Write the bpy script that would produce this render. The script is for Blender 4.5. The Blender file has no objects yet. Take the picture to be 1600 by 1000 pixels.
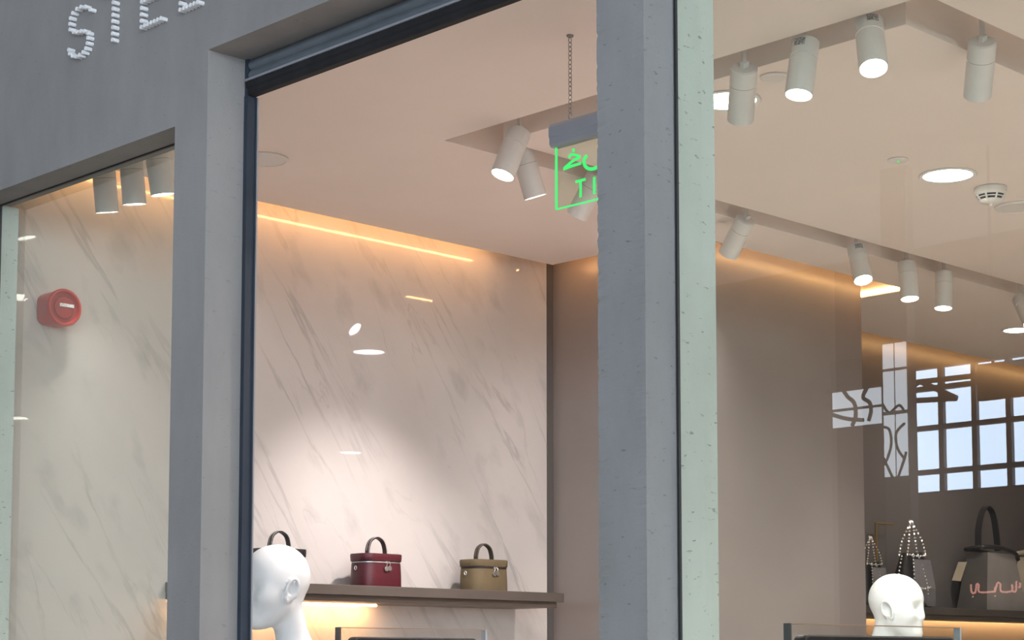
import bpy, bmesh, math, random
import numpy as np
from mathutils import Vector, Matrix, Quaternion
random.seed(7)
scene = bpy.context.scene
COL = scene.collection
PI = math.pi

# ------------------------------------------------------------------ camera
EYE = 1.55
FPX = 2873.0
cam_d = bpy.data.cameras.new('camera'); cam = bpy.data.objects.new('camera', cam_d); COL.objects.link(cam)
cam_d.sensor_fit = 'HORIZONTAL'; cam_d.sensor_width = 36.0
cam_d.lens = 36.0 * FPX / 1600.0
cam_d.shift_y = (780 - 500) / 1600.0
cam_d.clip_start = 0.05; cam_d.clip_end = 200
cam.location = (0, 0, EYE)
cam.rotation_euler = (PI / 2 + math.atan(257 / FPX), 0, math.radians(45.55))
scene.camera = cam

# ------------------------------------------------------------------ world, view
wd = bpy.data.worlds.new('world'); scene.world = wd; wd.use_nodes = True
bg = wd.node_tree.nodes['Background']
bg.inputs['Color'].default_value = (1.0, 0.98, 0.98, 1); bg.inputs['Strength'].default_value = 0.42
vs = scene.view_settings
vs.view_transform = 'Standard'; vs.look = 'None'; vs.gamma = 1.0; vs.exposure = 0.0; vs.use_curve_mapping = False
scene.cycles.max_bounces = 10; scene.cycles.diffuse_bounces = 5; scene.cycles.transparent_max_bounces = 16
scene.cycles.sample_clamp_indirect = 6.0; scene.cycles.caustics_reflective = False; scene.cycles.caustics_refractive = False

# light levels
P_SPOT, P_DOWN = 50.0, 170.0
E_DISC, E_LED, E_PANE, E_ENDFILL = 22.0, 32.0, 12.5, 15.0
WARM_LED = (1.0, 0.53, 0.21)
LAMP = (1.0, 0.905, 0.85)
LAMP_SPOT = (1.0, 0.92, 0.915)

# ------------------------------------------------------------------ materials
def newmat(name):
    m = bpy.data.materials.new(name); m.use_nodes = True
    nt = m.node_tree
    return m, nt, nt.nodes['Principled BSDF']

def mat(name, col, rough=0.5, metal=0.0, spec=0.5, var=0.0, scale=8.0, bump=0.0, bscale=60.0, coat=0.0, dark=None):
    m, nt, b = newmat(name)
    b.inputs['Base Color'].default_value = (*col, 1); b.inputs['Roughness'].default_value = rough
    b.inputs['Metallic'].default_value = metal; b.inputs['Specular IOR Level'].default_value = spec
    b.inputs['Coat Weight'].default_value = coat
    N, L = nt.nodes, nt.links
    tc = N.new('ShaderNodeTexCoord')
    if var > 0:
        n = N.new('ShaderNodeTexNoise'); n.inputs['Scale'].default_value = scale; n.inputs['Detail'].default_value = 6
        L.new(tc.outputs['Object'], n.inputs['Vector'])
        r = N.new('ShaderNodeValToRGB')
        d = dark or tuple(c * (1 - var) for c in col)
        r.color_ramp.elements[0].position = 0.3; r.color_ramp.elements[1].position = 0.7
        r.color_ramp.elements[0].color = (*d, 1); r.color_ramp.elements[1].color = (*[min(1, c * (1 + var * .6)) for c in col], 1)
        L.new(n.outputs['Fac'], r.inputs['Fac']); L.new(r.outputs['Color'], b.inputs['Base Color'])
    if bump > 0:
        n2 = N.new('ShaderNodeTexNoise'); n2.inputs['Scale'].default_value = bscale; n2.inputs['Detail'].default_value = 4
        L.new(tc.outputs['Object'], n2.inputs['Vector'])
        bp = N.new('ShaderNodeBump'); bp.inputs['Strength'].default_value = bump; bp.inputs['Distance'].default_value = 0.01
        L.new(n2.outputs['Fac'], bp.inputs['Height']); L.new(bp.outputs['Normal'], b.inputs['Normal'])
    return m

def emis(name, col, s):
    m = bpy.data.materials.new(name); m.use_nodes = True; nt = m.node_tree
    nt.nodes.remove(nt.nodes['Principled BSDF'])
    e = nt.nodes.new('ShaderNodeEmission'); e.inputs['Color'].default_value = (*col, 1); e.inputs['Strength'].default_value = s
    nt.links.new(e.outputs[0], nt.nodes['Material Output'].inputs['Surface'])
    return m

def glassmat(name, tint, refl=1.8, glow=None):
    # thin architectural glass: straight-through transmission, Fresnel mirror on the outer faces
    m = bpy.data.materials.new(name); m.use_nodes = True; nt = m.node_tree; N, L = nt.nodes, nt.links
    N.remove(N['Principled BSDF'])
    t = N.new('ShaderNodeBsdfTransparent'); t.inputs['Color'].default_value = (*tint, 1)
    g = N.new('ShaderNodeBsdfGlossy'); g.inputs['Roughness'].default_value = 0.0; g.inputs['Color'].default_value = (1, 1, 1, 1)
    fr = N.new('ShaderNodeFresnel'); fr.inputs['IOR'].default_value = 1.5
    ge = N.new('ShaderNodeNewGeometry')
    inv = N.new('ShaderNodeMath'); inv.operation = 'SUBTRACT'; inv.inputs[0].default_value = 1.0
    L.new(ge.outputs['Backfacing'], inv.inputs[1])
    mu = N.new('ShaderNodeMath'); mu.operation = 'MULTIPLY'; L.new(fr.outputs[0], mu.inputs[0]); L.new(inv.outputs[0], mu.inputs[1])
    m2 = N.new('ShaderNodeMath'); m2.operation = 'MULTIPLY'; m2.use_clamp = True; L.new(mu.outputs[0], m2.inputs[0]); m2.inputs[1].default_value = refl
    mx = N.new('ShaderNodeMixShader'); L.new(m2.outputs[0], mx.inputs[0]); L.new(t.outputs[0], mx.inputs[1]); L.new(g.outputs[0], mx.inputs[2])
    L.new(mx.outputs[0], N['Material Output'].inputs['Surface'])
    return m

def concrete(name, col, pits=0.0, rough=0.85):
    m, nt, b = newmat(name); N, L = nt.nodes, nt.links
    b.inputs['Roughness'].default_value = rough; b.inputs['Specular IOR Level'].default_value = 0.3
    tc = N.new('ShaderNodeTexCoord')
    n = N.new('ShaderNodeTexNoise'); n.inputs['Scale'].default_value = 2.2; n.inputs['Detail'].default_value = 8; n.inputs['Roughness'].default_value = 0.62
    mp = N.new('ShaderNodeMapping'); mp.inputs['Scale'].default_value = (1, 1, 0.45)
    L.new(tc.outputs['Object'], mp.inputs['Vector']); L.new(mp.outputs[0], n.inputs['Vector'])
    r = N.new('ShaderNodeValToRGB'); r.color_ramp.elements[0].position = 0.32; r.color_ramp.elements[1].position = 0.68
    r.color_ramp.elements[0].color = (*[c * 0.84 for c in col], 1); r.color_ramp.elements[1].color = (*[c * 1.1 for c in col], 1)
    L.new(n.outputs['Fac'], r.inputs['Fac'])
    # pits and scuffs of the cast surface
    v = N.new('ShaderNodeTexNoise'); v.inputs['Scale'].default_value = 70; v.inputs['Detail'].default_value = 3
    mp2 = N.new('ShaderNodeMapping'); mp2.inputs['Scale'].default_value = (0.6, 0.6, 1.6); L.new(tc.outputs['Object'], mp2.inputs['Vector']); L.new(mp2.outputs[0], v.inputs['Vector'])
    rr = N.new('ShaderNodeValToRGB'); rr.color_ramp.elements[0].position = 0.26; rr.color_ramp.elements[1].position = 0.34
    rr.color_ramp.elements[0].color = (1 - pits, 1 - pits, 1 - pits, 1); rr.color_ramp.elements[1].color = (1, 1, 1, 1)
    L.new(v.outputs['Fac'], rr.inputs['Fac'])
    mx = N.new('ShaderNodeMixRGB'); mx.blend_type = 'MULTIPLY'; mx.inputs[0].default_value = 1
    L.new(r.outputs[0], mx.inputs[1]); L.new(rr.outputs[0], mx.inputs[2]); L.new(mx.outputs[0], b.inputs['Base Color'])
    f = N.new('ShaderNodeTexNoise'); f.inputs['Scale'].default_value = 140; f.inputs['Detail'].default_value = 5
    L.new(tc.outputs['Object'], f.inputs['Vector'])
    ad = N.new('ShaderNodeMath'); ad.operation = 'MULTIPLY_ADD'; L.new(f.outputs['Fac'], ad.inputs[0]); ad.inputs[1].default_value = 0.5; L.new(rr.outputs[0], ad.inputs[2])
    bp = N.new('ShaderNodeBump'); bp.inputs['Strength'].default_value = 0.25 + pits * 0.6; bp.inputs['Distance'].default_value = 0.004
    L.new(ad.outputs[0], bp.inputs['Height']); L.new(bp.outputs[0], b.inputs['Normal'])
    return m

def marble(name):
    m, nt, b = newmat(name); N, L = nt.nodes, nt.links
    b.inputs['Roughness'].default_value = 0.45; b.inputs['Specular IOR Level'].default_value = 0.3
    b.inputs['Coat Weight'].default_value = 1.0; b.inputs['Coat Roughness'].default_value = 0.015; b.inputs['Coat IOR'].default_value = 1.5
    tc = N.new('ShaderNodeTexCoord')
    def vein(rot, sc, scale, dist, w, seed):
        mp = N.new('ShaderNodeMapping'); mp.vector_type = 'TEXTURE'; mp.inputs['Rotation'].default_value = (rot, 0, 0); mp.inputs['Scale'].default_value = (1, 1/sc[0], 1/sc[1])
        mp.inputs['Location'].default_value = (seed, seed * 1.7, seed * 0.6)
        L.new(tc.outputs['Object'], mp.inputs['Vector'])
        n = N.new('ShaderNodeTexNoise'); n.inputs['Scale'].default_value = scale; n.inputs['Detail'].default_value = 7
        n.inputs['Roughness'].default_value = 0.55; n.inputs['Distortion'].default_value = dist
        L.new(mp.outputs[0], n.inputs['Vector'])
        s = N.new('ShaderNodeMath'); s.operation = 'SUBTRACT'; L.new(n.outputs['Fac'], s.inputs[0]); s.inputs[1].default_value = 0.5
        a = N.new('ShaderNodeMath'); a.operation = 'ABSOLUTE'; L.new(s.outputs[0], a.inputs[0])
        r = N.new('ShaderNodeMapRange'); r.interpolation_type = 'SMOOTHSTEP'
        r.inputs['From Min'].default_value = 0; r.inputs['From Max'].default_value = w; r.inputs['To Min'].default_value = 1; r.inputs['To Max'].default_value = 0
        L.new(a.outputs[0], r.inputs['Value'])
        return r.outputs[0]
    def noise(scale, lo, hi, seed, sc=(1, 1), rot=0.0):
        mp = N.new('ShaderNodeMapping'); mp.inputs['Location'].default_value = (seed, seed, seed); mp.vector_type = 'TEXTURE'; mp.inputs['Rotation'].default_value = (rot, 0, 0); mp.inputs['Scale'].default_value = (1, 1/sc[0], 1/sc[1])
        L.new(tc.outputs['Object'], mp.inputs['Vector'])
        n = N.new('ShaderNodeTexNoise'); n.inputs['Scale'].default_value = scale; n.inputs['Detail'].default_value = 5; L.new(mp.outputs[0], n.inputs['Vector'])
        r = N.new('ShaderNodeMapRange'); r.inputs['From Min'].default_value = lo; r.inputs['From Max'].default_value = hi
        L.new(n.outputs['Fac'], r.inputs['Value']); return r.outputs[0]
    def mul(a, c):
        q = N.new('ShaderNodeMath'); q.operation = 'MULTIPLY'; L.new(a, q.inputs[0])
        if isinstance(c, float): q.inputs[1].default_value = c
        else: L.new(c, q.inputs[1])
        return q.outputs[0]
    def mixc(fac, A, B):
        q = N.new('ShaderNodeMixRGB'); L.new(fac, q.inputs[0])
        for k, s in ((1, A), (2, B)):
            if isinstance(s, tuple): q.inputs[k].default_value = (*s, 1)
            else: L.new(s, q.inputs[k])
        return q.outputs[0]
    ang = math.radians(-54)
    cloud = noise(1.6, 0.35, 0.68, 3.1, (0.8, 1.6), ang)
    c = mixc(cloud, (0.58, 0.53, 0.495), (0.50, 0.455, 0.425))
    smudge = mul(noise(5.0, 0.56, 0.80, 9.3, (0.8, 1.7), ang), 0.85)
    c = mixc(smudge, c, (0.37, 0.345, 0.325))
    v1 = mul(mul(vein(ang, (0.22, 1.6), 1.35, 0.45, 0.013, 1.3), noise(1.7, 0.40, 0.64, 5.0)), 0.62)
    c = mixc(v1, c, (0.34, 0.31, 0.29))
    v2 = mul(mul(vein(ang - 0.10, (0.3, 1.9), 1.9, 0.6, 0.011, 6.2), noise(2.2, 0.45, 0.66, 2.0)), 0.55)
    c = mixc(v2, c, (0.40, 0.36, 0.33))
    sp = mul(noise(22.0, 0.70, 0.80, 4.4), 0.4)
    c = mixc(sp, c, (0.40, 0.35, 0.33))
    L.new(c, b.inputs['Base Color'])
    return m

M_FAC = concrete('grey_concrete_render', (0.232, 0.228, 0.226), pits=0.16)
M_COL = concrete('cast_concrete', (0.238, 0.243, 0.245), pits=0.34)
M_MINT = concrete('pale_mint_concrete', (0.59, 0.625, 0.59), pits=0.5)  # paler, greener concrete tone for the faces behind the glass
M_MARBLE = marble('polished_marble')
M_CEIL = mat('ceiling_paint', (0.83, 0.735, 0.67), 0.9, spec=0.2, var=0.02, scale=3)
M_REARWALL = mat('dark_taupe_paint', (0.125, 0.105, 0.10), 0.4, var=0.05, scale=2.5)
M_TAUPE = mat('taupe_lacquer', (0.235, 0.197, 0.185), 0.32, var=0.05, scale=2.5, spec=0.5)
M_TAUPE2 = mat('taupe_darker', (0.205, 0.168, 0.158), 0.35, var=0.05, scale=2.5)
M_GAPSHADE = mat('shadow_gap_dark', (0.09, 0.08, 0.075), 0.45)
M_FLOOR = mat('pale_stone_floor', (0.66, 0.59, 0.54), 0.45, var=0.06, scale=3)
M_MALLFLOOR = mat('mall_floor', (0.60, 0.57, 0.54), 0.5, var=0.08, scale=2)
M_MALLDARK = mat('mall_dark_steel', (0.055, 0.05, 0.05), 0.6, var=0.2, scale=2)
M_MALLWALL = mat('mall_wall_paint', (0.16, 0.145, 0.14), 0.8, var=0.1, scale=1)
M_GLASS = glassmat('window_glass', (0.945, 0.985, 0.962), 1.85)
M_GASKET = mat('black_gasket', (0.012, 0.013, 0.015), 0.6)
M_SHUT_GREY = mat('blue_grey_shutter_metal', (0.125, 0.145, 0.165), 0.45, metal=0.25, var=0.12, scale=12)
M_SHUT_BLACK = mat('black_shutter_rubber', (0.012, 0.0125, 0.015), 0.7, spec=0.3, var=0.3, scale=20)
M_NAVY = mat('navy_guide_paint', (0.022, 0.034, 0.052), 0.45, var=0.2, scale=9)
M_ALU = mat('grey_aluminium', (0.36, 0.38, 0.42), 0.4, metal=0.55, var=0.05)
M_LAMPWHITE = mat('lamp_white_enamel', (0.70, 0.665, 0.63), 0.5, var=0.03, scale=20)
M_LAMPINK = mat('lamp_seam_grey', (0.24, 0.235, 0.23), 0.6, var=0.05)
M_STICK = mat('printed_sticker', (0.36, 0.34, 0.32), 0.6, var=0.8, scale=200)
M_DISC = emis('lamp_lens', (1.0, 0.93, 0.86), E_DISC)
M_LED = emis('warm_led', WARM_LED, E_LED)
M_LED2 = emis('warm_shelf_led', WARM_LED, E_LED * 2.6)
M_PEG = mat('white_acrylic_peg', (0.74, 0.75, 0.77), 0.35, var=0.04)
M_RED = mat('red_plastic', (0.46, 0.045, 0.03), 0.32, var=0.06)
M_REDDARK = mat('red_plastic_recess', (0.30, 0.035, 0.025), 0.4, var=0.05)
M_LABEL = mat('white_label_print', (0.75, 0.7, 0.68), 0.5, var=0.5, scale=160)
M_WHITEPL = mat('white_plastic', (0.72, 0.69, 0.65), 0.45, var=0.02)
M_BLACK = mat('black_plastic', (0.015, 0.015, 0.016), 0.4, var=0.1)
M_MANNEQ = mat('white_mannequin_lacquer', (0.68, 0.68, 0.675), 0.45, var=0.01)
M_SHELF = mat('bronze_shelf_metal', (0.115, 0.095, 0.082), 0.38, metal=0.35, var=0.1, scale=4)
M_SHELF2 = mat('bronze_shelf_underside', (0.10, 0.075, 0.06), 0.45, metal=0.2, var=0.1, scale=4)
M_SILVER = mat('polished_silver', (0.86, 0.84, 0.81), 0.34, metal=1.0, var=0.03)
M_STITCH = mat('pale_silver_stitch', (0.55, 0.53, 0.51), 0.4, metal=0.4, var=0.1)
M_GOLD = mat('brushed_gold', (0.50, 0.30, 0.09), 0.35, metal=0.9, var=0.1)
M_CHAIN = mat('steel_chain', (0.30, 0.28, 0.25), 0.4, metal=0.8, var=0.1)
M_BURG = mat('burgundy_leather', (0.072, 0.007, 0.013), 0.42, var=0.15, scale=10, bump=0.12, bscale=260)
M_BURGD = mat('dark_burgundy_leather', (0.02, 0.005, 0.007), 0.45, var=0.1)
M_TAN = mat('olive_tan_suede', (0.125, 0.088, 0.044), 0.8, var=0.12, scale=14, bump=0.1, bscale=300)
M_TAND = mat('olive_brown_strap', (0.035, 0.028, 0.018), 0.6, var=0.1)
M_BLK = mat('black_leather', (0.016, 0.015, 0.016), 0.4, var=0.1, bump=0.1, bscale=260)
M_GREYBAG = mat('grey_soft_leather', (0.16, 0.145, 0.15), 0.55, var=0.12, scale=12, bump=0.1, bscale=220)
M_TOTE = mat('taupe_grey_leather', (0.26, 0.225, 0.215), 0.42, var=0.12, scale=9)
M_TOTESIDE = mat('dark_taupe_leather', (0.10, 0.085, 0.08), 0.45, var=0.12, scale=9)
M_CREAM = mat('cream_leather', (0.46, 0.37, 0.28), 0.5, var=0.06)
M_TAGC = mat('beige_swing_tag', (0.42, 0.34, 0.26), 0.6, var=0.04)
M_ACRYL = glassmat('clear_acrylic', (0.97, 0.975, 0.97), 1.0)
M_ACRYLG = glassmat('green_lit_acrylic', (0.92, 0.97, 0.92), 1.0)
M_GREEN = emis('green_edge_light', (0.05, 1.0, 0.20), 1.15)
M_ACREDGE = mat('acrylic_edge', (0.38, 0.40, 0.42), 0.3, var=0.05)
M_ACREDGE2 = mat('acrylic_edge_brown', (0.30, 0.20, 0.15), 0.35, var=0.05)
M_ACRDARK = mat('smoked_acrylic_edge', (0.075, 0.07, 0.07), 0.3, var=0.1)
M_PANE = emis('daylit_frosted_pane', (0.64, 0.80, 1.0), E_PANE)
M_ENDFILL = emis('added_end_glow', (0.80, 0.90, 1.0), E_ENDFILL)  # added glow that side-lights the reveals
M_NEON = emis('pink_neon', (1.0, 0.42, 0.33), 5.0)
M_BOARD = mat('black_signboard', (0.02, 0.018, 0.018), 0.5, var=0.1)
M_BAND = emis('glow_band', (0.80, 0.90, 1.0), 5.2)  # lit fascia, also the steel column's sheen painted as glow

# ------------------------------------------------------------------ mesh helpers
class MB:
    def __init__(s): s.v = []; s.f = []
    def add(s, vs, fs):
        o = len(s.v); s.v += [tuple(p) for p in vs]; s.f += [tuple(i + o for i in q) for q in fs]; return s
    def box(s, x0, x1, y0, y1, z0, z1):
        return s.add([(x0,y0,z0),(x1,y0,z0),(x1,y1,z0),(x0,y1,z0),(x0,y0,z1),(x1,y0,z1),(x1,y1,z1),(x0,y1,z1)],
                     [(0,3,2,1),(4,5,6,7),(0,1,5,4),(1,2,6,5),(2,3,7,6),(3,0,4,7)])
    def loft(s, rings, caps=True, closed=True):
        n = len(rings[0]); vs = [p for r in rings for p in r]; fs = []
        for i in range(len(rings) - 1):
            for j in range(n if closed else n - 1):
                a, b = i * n + j, i * n + (j + 1) % n
                fs.append((a, b, b + n, a + n))
        if caps and closed: fs.append(tuple(range(n))[::-1]); fs.append(tuple((len(rings) - 1) * n + j for j in range(n)))
        return s.add(vs, fs)
    def lathe(s, prof, seg=24, center=(0, 0, 0), axis='z', caps=True):
        rings = []
        for r, z in prof:
            ring = []
            for k in range(seg):
                a = 2 * PI * k / seg; p = (r * math.cos(a), r * math.sin(a), z)
                if axis == 'x': p = (p[2], p[0], p[1])
                elif axis == 'y': p = (p[1], p[2], p[0])
                ring.append((p[0] + center[0], p[1] + center[1], p[2] + center[2]))
            rings.append(ring)
        return s.loft(rings, caps)
    def tube(s, pts, r, seg=8, closed=False, taper=None):
        pts = [Vector(p) for p in pts]; n = len(pts); rings = []; up = None
        for i, p in enumerate(pts):
            a = pts[(i - 1) % n] if (closed or i > 0) else p
            c = pts[(i + 1) % n] if (closed or i < n - 1) else p
            t = (c - a).normalized()
            if up is None: up = t.orthogonal().normalized()
            up = (up - t * up.dot(t)).normalized(); sd = t.cross(up)
            rr = r if taper is None else taper[i]
            rings.append([p + (up * math.cos(2*PI*k/seg) + sd * math.sin(2*PI*k/seg)) * rr for k in range(seg)])
        if closed: rings.append(rings[0]); return s.loft(rings, False)
        return s.loft(rings, True)
    def ribbon(s, pts, wdir, w, ndirs, th):
        # flat strap: width along wdir, thickness along ndirs[i]
        wd = Vector(wdir).normalized(); rings = []
        for p, nd in zip(pts, ndirs):
            p = Vector(p); nd = Vector(nd).normalized()
            rings.append([p - wd*w/2 - nd*th/2, p + wd*w/2 - nd*th/2, p + wd*w/2 + nd*th/2, p - wd*w/2 + nd*th/2])
        return s.loft(rings, True)
    def bead(s, p, r, sc=(1, 1, 1)):
        p = Vector(p); vs = [p + Vector((x*r*sc[0], y*r*sc[1], z*r*sc[2])) for x, y, z in ((1,0,0),(-1,0,0),(0,1,0),(0,-1,0),(0,0,1),(0,0,-1))]
        return s.add(vs, [(0,2,4),(2,1,4),(1,3,4),(3,0,4),(2,0,5),(1,2,5),(3,1,5),(0,3,5)])
    def mesh(s, name):
        me = bpy.data.meshes.new(name); me.from_pydata(s.v, [], s.f)
        bm = bmesh.new(); bm.from_mesh(me); bmesh.ops.recalc_face_normals(bm, faces=bm.faces); bm.to_mesh(me); bm.free()
        return me
    def build(s, name, m, parent=None, smooth=False, bevel=0.0, loc=None, label=None, angle=40):
        me = s.mesh(name); me.materials.append(m)
        if smooth:
            for p in me.polygons: p.use_smooth = True
            try: me.set_sharp_from_angle(angle=math.radians(angle))
            except Exception: pass
        o = bpy.data.objects.new(name, me); COL.objects.link(o)
        if parent: o.parent = parent
        if loc: o.location = loc
        if bevel > 0:
            b = o.modifiers.new('bevel', 'BEVEL'); b.width = bevel; b.segments = 2; b.limit_method = 'ANGLE'
        if label: o['label'] = label
        return o

def tag(o, label, cat, group=None):
    o['label'] = label; o['category'] = cat
    if group: o['group'] = group
    return o
def thing(name, label, cat, loc=(0, 0, 0), rotz=0.0, group=None):
    o = bpy.data.objects.new(name, None); COL.objects.link(o); o.location = loc; o.rotation_euler = (0, 0, rotz)
    o.empty_display_size = 0.05
    return tag(o, label, cat, group)
def struct(o, label=None, cat=None):
    o['kind'] = 'structure'
    if label: o['label'] = label
    if cat: o['category'] = cat
    return o
def smoothpath(pts, n=8, closed=False):
    P = [Vector(p) for p in pts]; out = []; m = len(P)
    for i in range(m if closed else m - 1):
        p0 = P[(i-1) % m] if (closed or i > 0) else P[i]; p1 = P[i]; p2 = P[(i+1) % m]; p3 = P[(i+2) % m] if (closed or i < m-2) else P[(i+1) % m]
        for k in range(n):
            t = k / n
            out.append(0.5*((2*p1)+(p2-p0)*t+(2*p0-5*p1+4*p2-p3)*t*t+(3*p1-p0-3*p2+p3)*t**3))
    if not closed: out.append(P[-1])
    return out
def rrect(w, d, r, z, n=6):
    pts = []
    for cx, cy, a0 in ((w/2-r, d/2-r, 0), (-w/2+r, d/2-r, PI/2), (-w/2+r, -d/2+r, PI), (w/2-r, -d/2+r, 1.5*PI)):
        for k in range(n + 1):
            a = a0 + PI/2*k/n; pts.append((cx + r*math.cos(a), cy + r*math.sin(a), z))
    return pts

# ------------------------------------------------------------------ the setting: shop shell
YF, YB, YG, YW = 2.859, 3.09, 2.957, 3.0225          # facade front, facade back, glass plane
XM = -5.52                               # marble wall face
ZC = 3.25; ZT = 3.40                     # ceiling underside, top of its recesses
ZL, ZW = 3.235, 3.052                    # door lintel, left window head
XJ, XP0, XP1, XC0, XC1 = -5.415, -4.265, -4.11, -2.652, -2.516
XR = 2.2; YEND = 12.0
LIP = -5.41                              # ceiling edge along the left wall

def facade():
    m = MB()
    m.box(-9.0, XJ, YF, YW, 0, ZW)                 # pier left of the window
    m.box(-9.0, XP0, YF, 2.992, ZW, ZL)               # band over left window
    m.box(-9.0, 4.0, YF, YW, ZL, 5.2)              # fascia over everything
    m.box(XP0, XP1, YF, YW, 0, ZL)                 # pier between window and door
    m.box(XJ, XP0, YF, YW, 0, 0.12)                # low sill
    m.box(XR, 4.0, YF, YW, 0, ZL)
    m.box(XC1, XR, YF, YW, 0, 0.12)
    return struct(m.build('wall_front', M_FAC), 'grey rendered shopfront wall with sign and openings', 'wall')
fw = facade()
MB().box(XJ - 0.01, XJ + 0.0025, YG + 0.0036, YW - 0.001, 0.12, ZW).build('mint_strip', M_MINT, fw, label='pale mint window jamb behind the glass')

def rough_column():
    # cast concrete column with slightly ragged arrises
    me = MB(); nz = 420; rings = []
    rnd = random.Random(3)
    xs = [XC0, (XC0+XC1)/2, XC1]; ys = [YF, YF+0.05, YG, YG+0.06, YB]
    per = [(x, YF) for x in np.linspace(XC0, XC1, 5)] + [(XC1, y) for y in np.linspace(YF, YB, 8)[1:]] + \
          [(x, YB) for x in np.linspace(XC1, XC0, 5)[1:]] + [(XC0, y) for y in np.linspace(YB, YF, 8)[1:-1]]
    cxm, cym = (XC0+XC1)/2, (YF+YB)/2
    corners = {(XC0, YF), (XC1, YF), (XC1, YB), (XC0, YB)}
    for i in range(nz + 1):
        z = ZL * i / nz; ring = []
        for (x, y) in per:
            c = any(abs(x-a) < 1e-5 and abs(y-b) < 1e-5 for a, b in corners)
            k = rnd.uniform(0, 1) ** 3 * (0.0034 if c else 0.0005)
            d = Vector((cxm-x, cym-y, 0)).normalized()
            ring.append((x + d.x*k, y + d.y*k, z))
        rings.append(ring)
    me.loft(rings)
    o = me.build('wall_column', M_COL)
    MB().box(XC1 - 0.01, XC1 + 0.0025, YG + 0.0036, YB - 0.001, 0.12, ZL).build('mint_strip', M_MINT, o, label='pale mint strip behind the glass')
    return struct(o, 'rough cast concrete column between doorway and large window', 'column')
rough_column()

def window(name, x0, x1, z0, z1, label):
    g = MB().box(x0, x1, YG - 0.003, YG + 0.003, z0, z1).build(name, M_GLASS)
    struct(g, label, 'window')
    gk = MB(); w = 0.0045
    gk.box(x0, x0 + w, YG-0.0035, YG+0.0035, z0, z1).box(x1 - w, x1, YG-0.0035, YG+0.0035, z0, z1)
    gk.box(x0, x1, YG-0.0035, YG+0.0035, z0, z0 + w).box(x0, x1, YG-0.0035, YG+0.0035, z1 - w, z1)
    gk.build('gasket', M_GASKET, g)
    return g
window('window_1', XJ, XP0, 0.12, ZW, 'clear glass pane of the narrow left window')
window('window_2', XC1 + 0.004, XR, 0.12, ZL, 'large clear glass pane right of the concrete column')

# marble wall
struct(MB().box(XM - 0.08, XM, YW + 0.001, 5.625, 0, ZT).build('wall_left', M_MARBLE), 'polished white marble wall with grey veins', 'wall')
struct(MB().box(XM - 0.05, XM + 0.006, 5.625, 5.66, 0, ZT).build('trim_1', M_GAPSHADE), 'dark strip for the shade of the joint gap at the marble end', 'trim')  # shade of the shadow gap given as a dark strip
# projecting casing
BX, BY0, BY1 = -4.74, 5.66, 6.86
box = struct(MB().box(XM - 0.08, BX, BY0, 6.655, 0, ZT).build('wall_casing', M_TAUPE), 'taupe lacquered wall casing standing out beyond the marble', 'wall')
MB().box(XM - 0.08, BX - 0.004, 6.658, BY1, 0, ZT).build('end_panel', M_TAUPE2, box)  # rear end of the casing, in a slightly darker tone
struct(MB().box(XM - 0.08, XM, BY1, YEND, 0, ZT).build('wall_rear_left', M_REARWALL), 'taupe wall behind the far handbag shelf', 'wall')
struct(MB().box(XM - 0.08, XR + 0.1, YEND, YEND + 0.1, 0, ZT).build('wall_back', M_REARWALL), 'taupe rear wall of the shop', 'wall')
struct(MB().box(XR, XR + 0.1, YB, YEND, 0, ZT).build('wall_right', M_TAUPE), 'taupe right wall of the shop', 'wall')
struct(MB().box(XM - 0.08, XR, YW, YEND, -0.1, 0).build('floor', M_FLOOR), 'pale stone shop floor', 'floor')

# ceiling: thick slab with a rectangular lamp recess, a cove slot along the wall and an opening round the casing
SX0, SX1, SX2, SX3 = -4.345, -4.215, -2.673, -2.515
SY0, SY1, SY2, SY3 = 3.952, 4.095, 7.50, 7.645
OX, OY0, OY1 = -4.64, 5.55, 7.085
def ceiling():
    xs = sorted({LIP, OX, SX0, SX1, SX2, SX3, XR}); ys = sorted({YW, SY0, SY1, SY2, SY3, OY0, OY1, YEND})
    def solid(x, y):
        if x < OX and OY0 < y < OY1: return False
        inn = SX0 < x < SX3 and SY0 < y < SY3; isl = SX1 < x < SX2 and SY1 < y < SY2
        return not (inn and not isl)
    nx, ny = len(xs)-1, len(ys)-1
    S = [[solid((xs[i]+xs[i+1])/2, (ys[j]+ys[j+1])/2) for j in range(ny)] for i in range(nx)]
    m = MB()
    for i in range(nx):
        for j in range(ny):
            if not S[i][j]: continue
            x0, x1, y0, y1 = xs[i], xs[i+1], ys[j], ys[j+1]
            m.add([(x0,y0,ZC),(x0,y1,ZC),(x1,y1,ZC),(x1,y0,ZC)], [(0,1,2,3)])
            for di, dj, a, b in ((-1,0,(x0,y0),(x0,y1)), (1,0,(x1,y1),(x1,y0)), (0,-1,(x1,y0),(x0,y0)), (0,1,(x0,y1),(x1,y1))):
                ii, jj = i+di, j+dj
                if not (0 <= ii < nx and 0 <= jj < ny and S[ii][jj]):
                    m.add([(*a,ZC),(*b,ZC),(*b,ZT),(*a,ZT)], [(0,1,2,3)])
    me = bpy.data.meshes.new('ceiling'); me.from_pydata(m.v, [], m.f)
    bm = bmesh.new(); bm.from_mesh(me); bmesh.ops.remove_doubles(bm, verts=bm.verts, dist=1e-4); bmesh.ops.recalc_face_normals(bm, faces=bm.faces); bm.to_mesh(me); bm.free()
    me.materials.append(M_CEIL)
    o = bpy.data.objects.new('ceiling', me); COL.objects.link(o)
    struct(o, 'warm white plaster ceiling with a rectangular lamp recess', 'ceiling')
    MB().box(XM - 0.08, XR + 0.1, YW, YEND + 0.1, ZT, ZT + 0.05).build('recess_top', M_CEIL, o)
ceiling()

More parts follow.
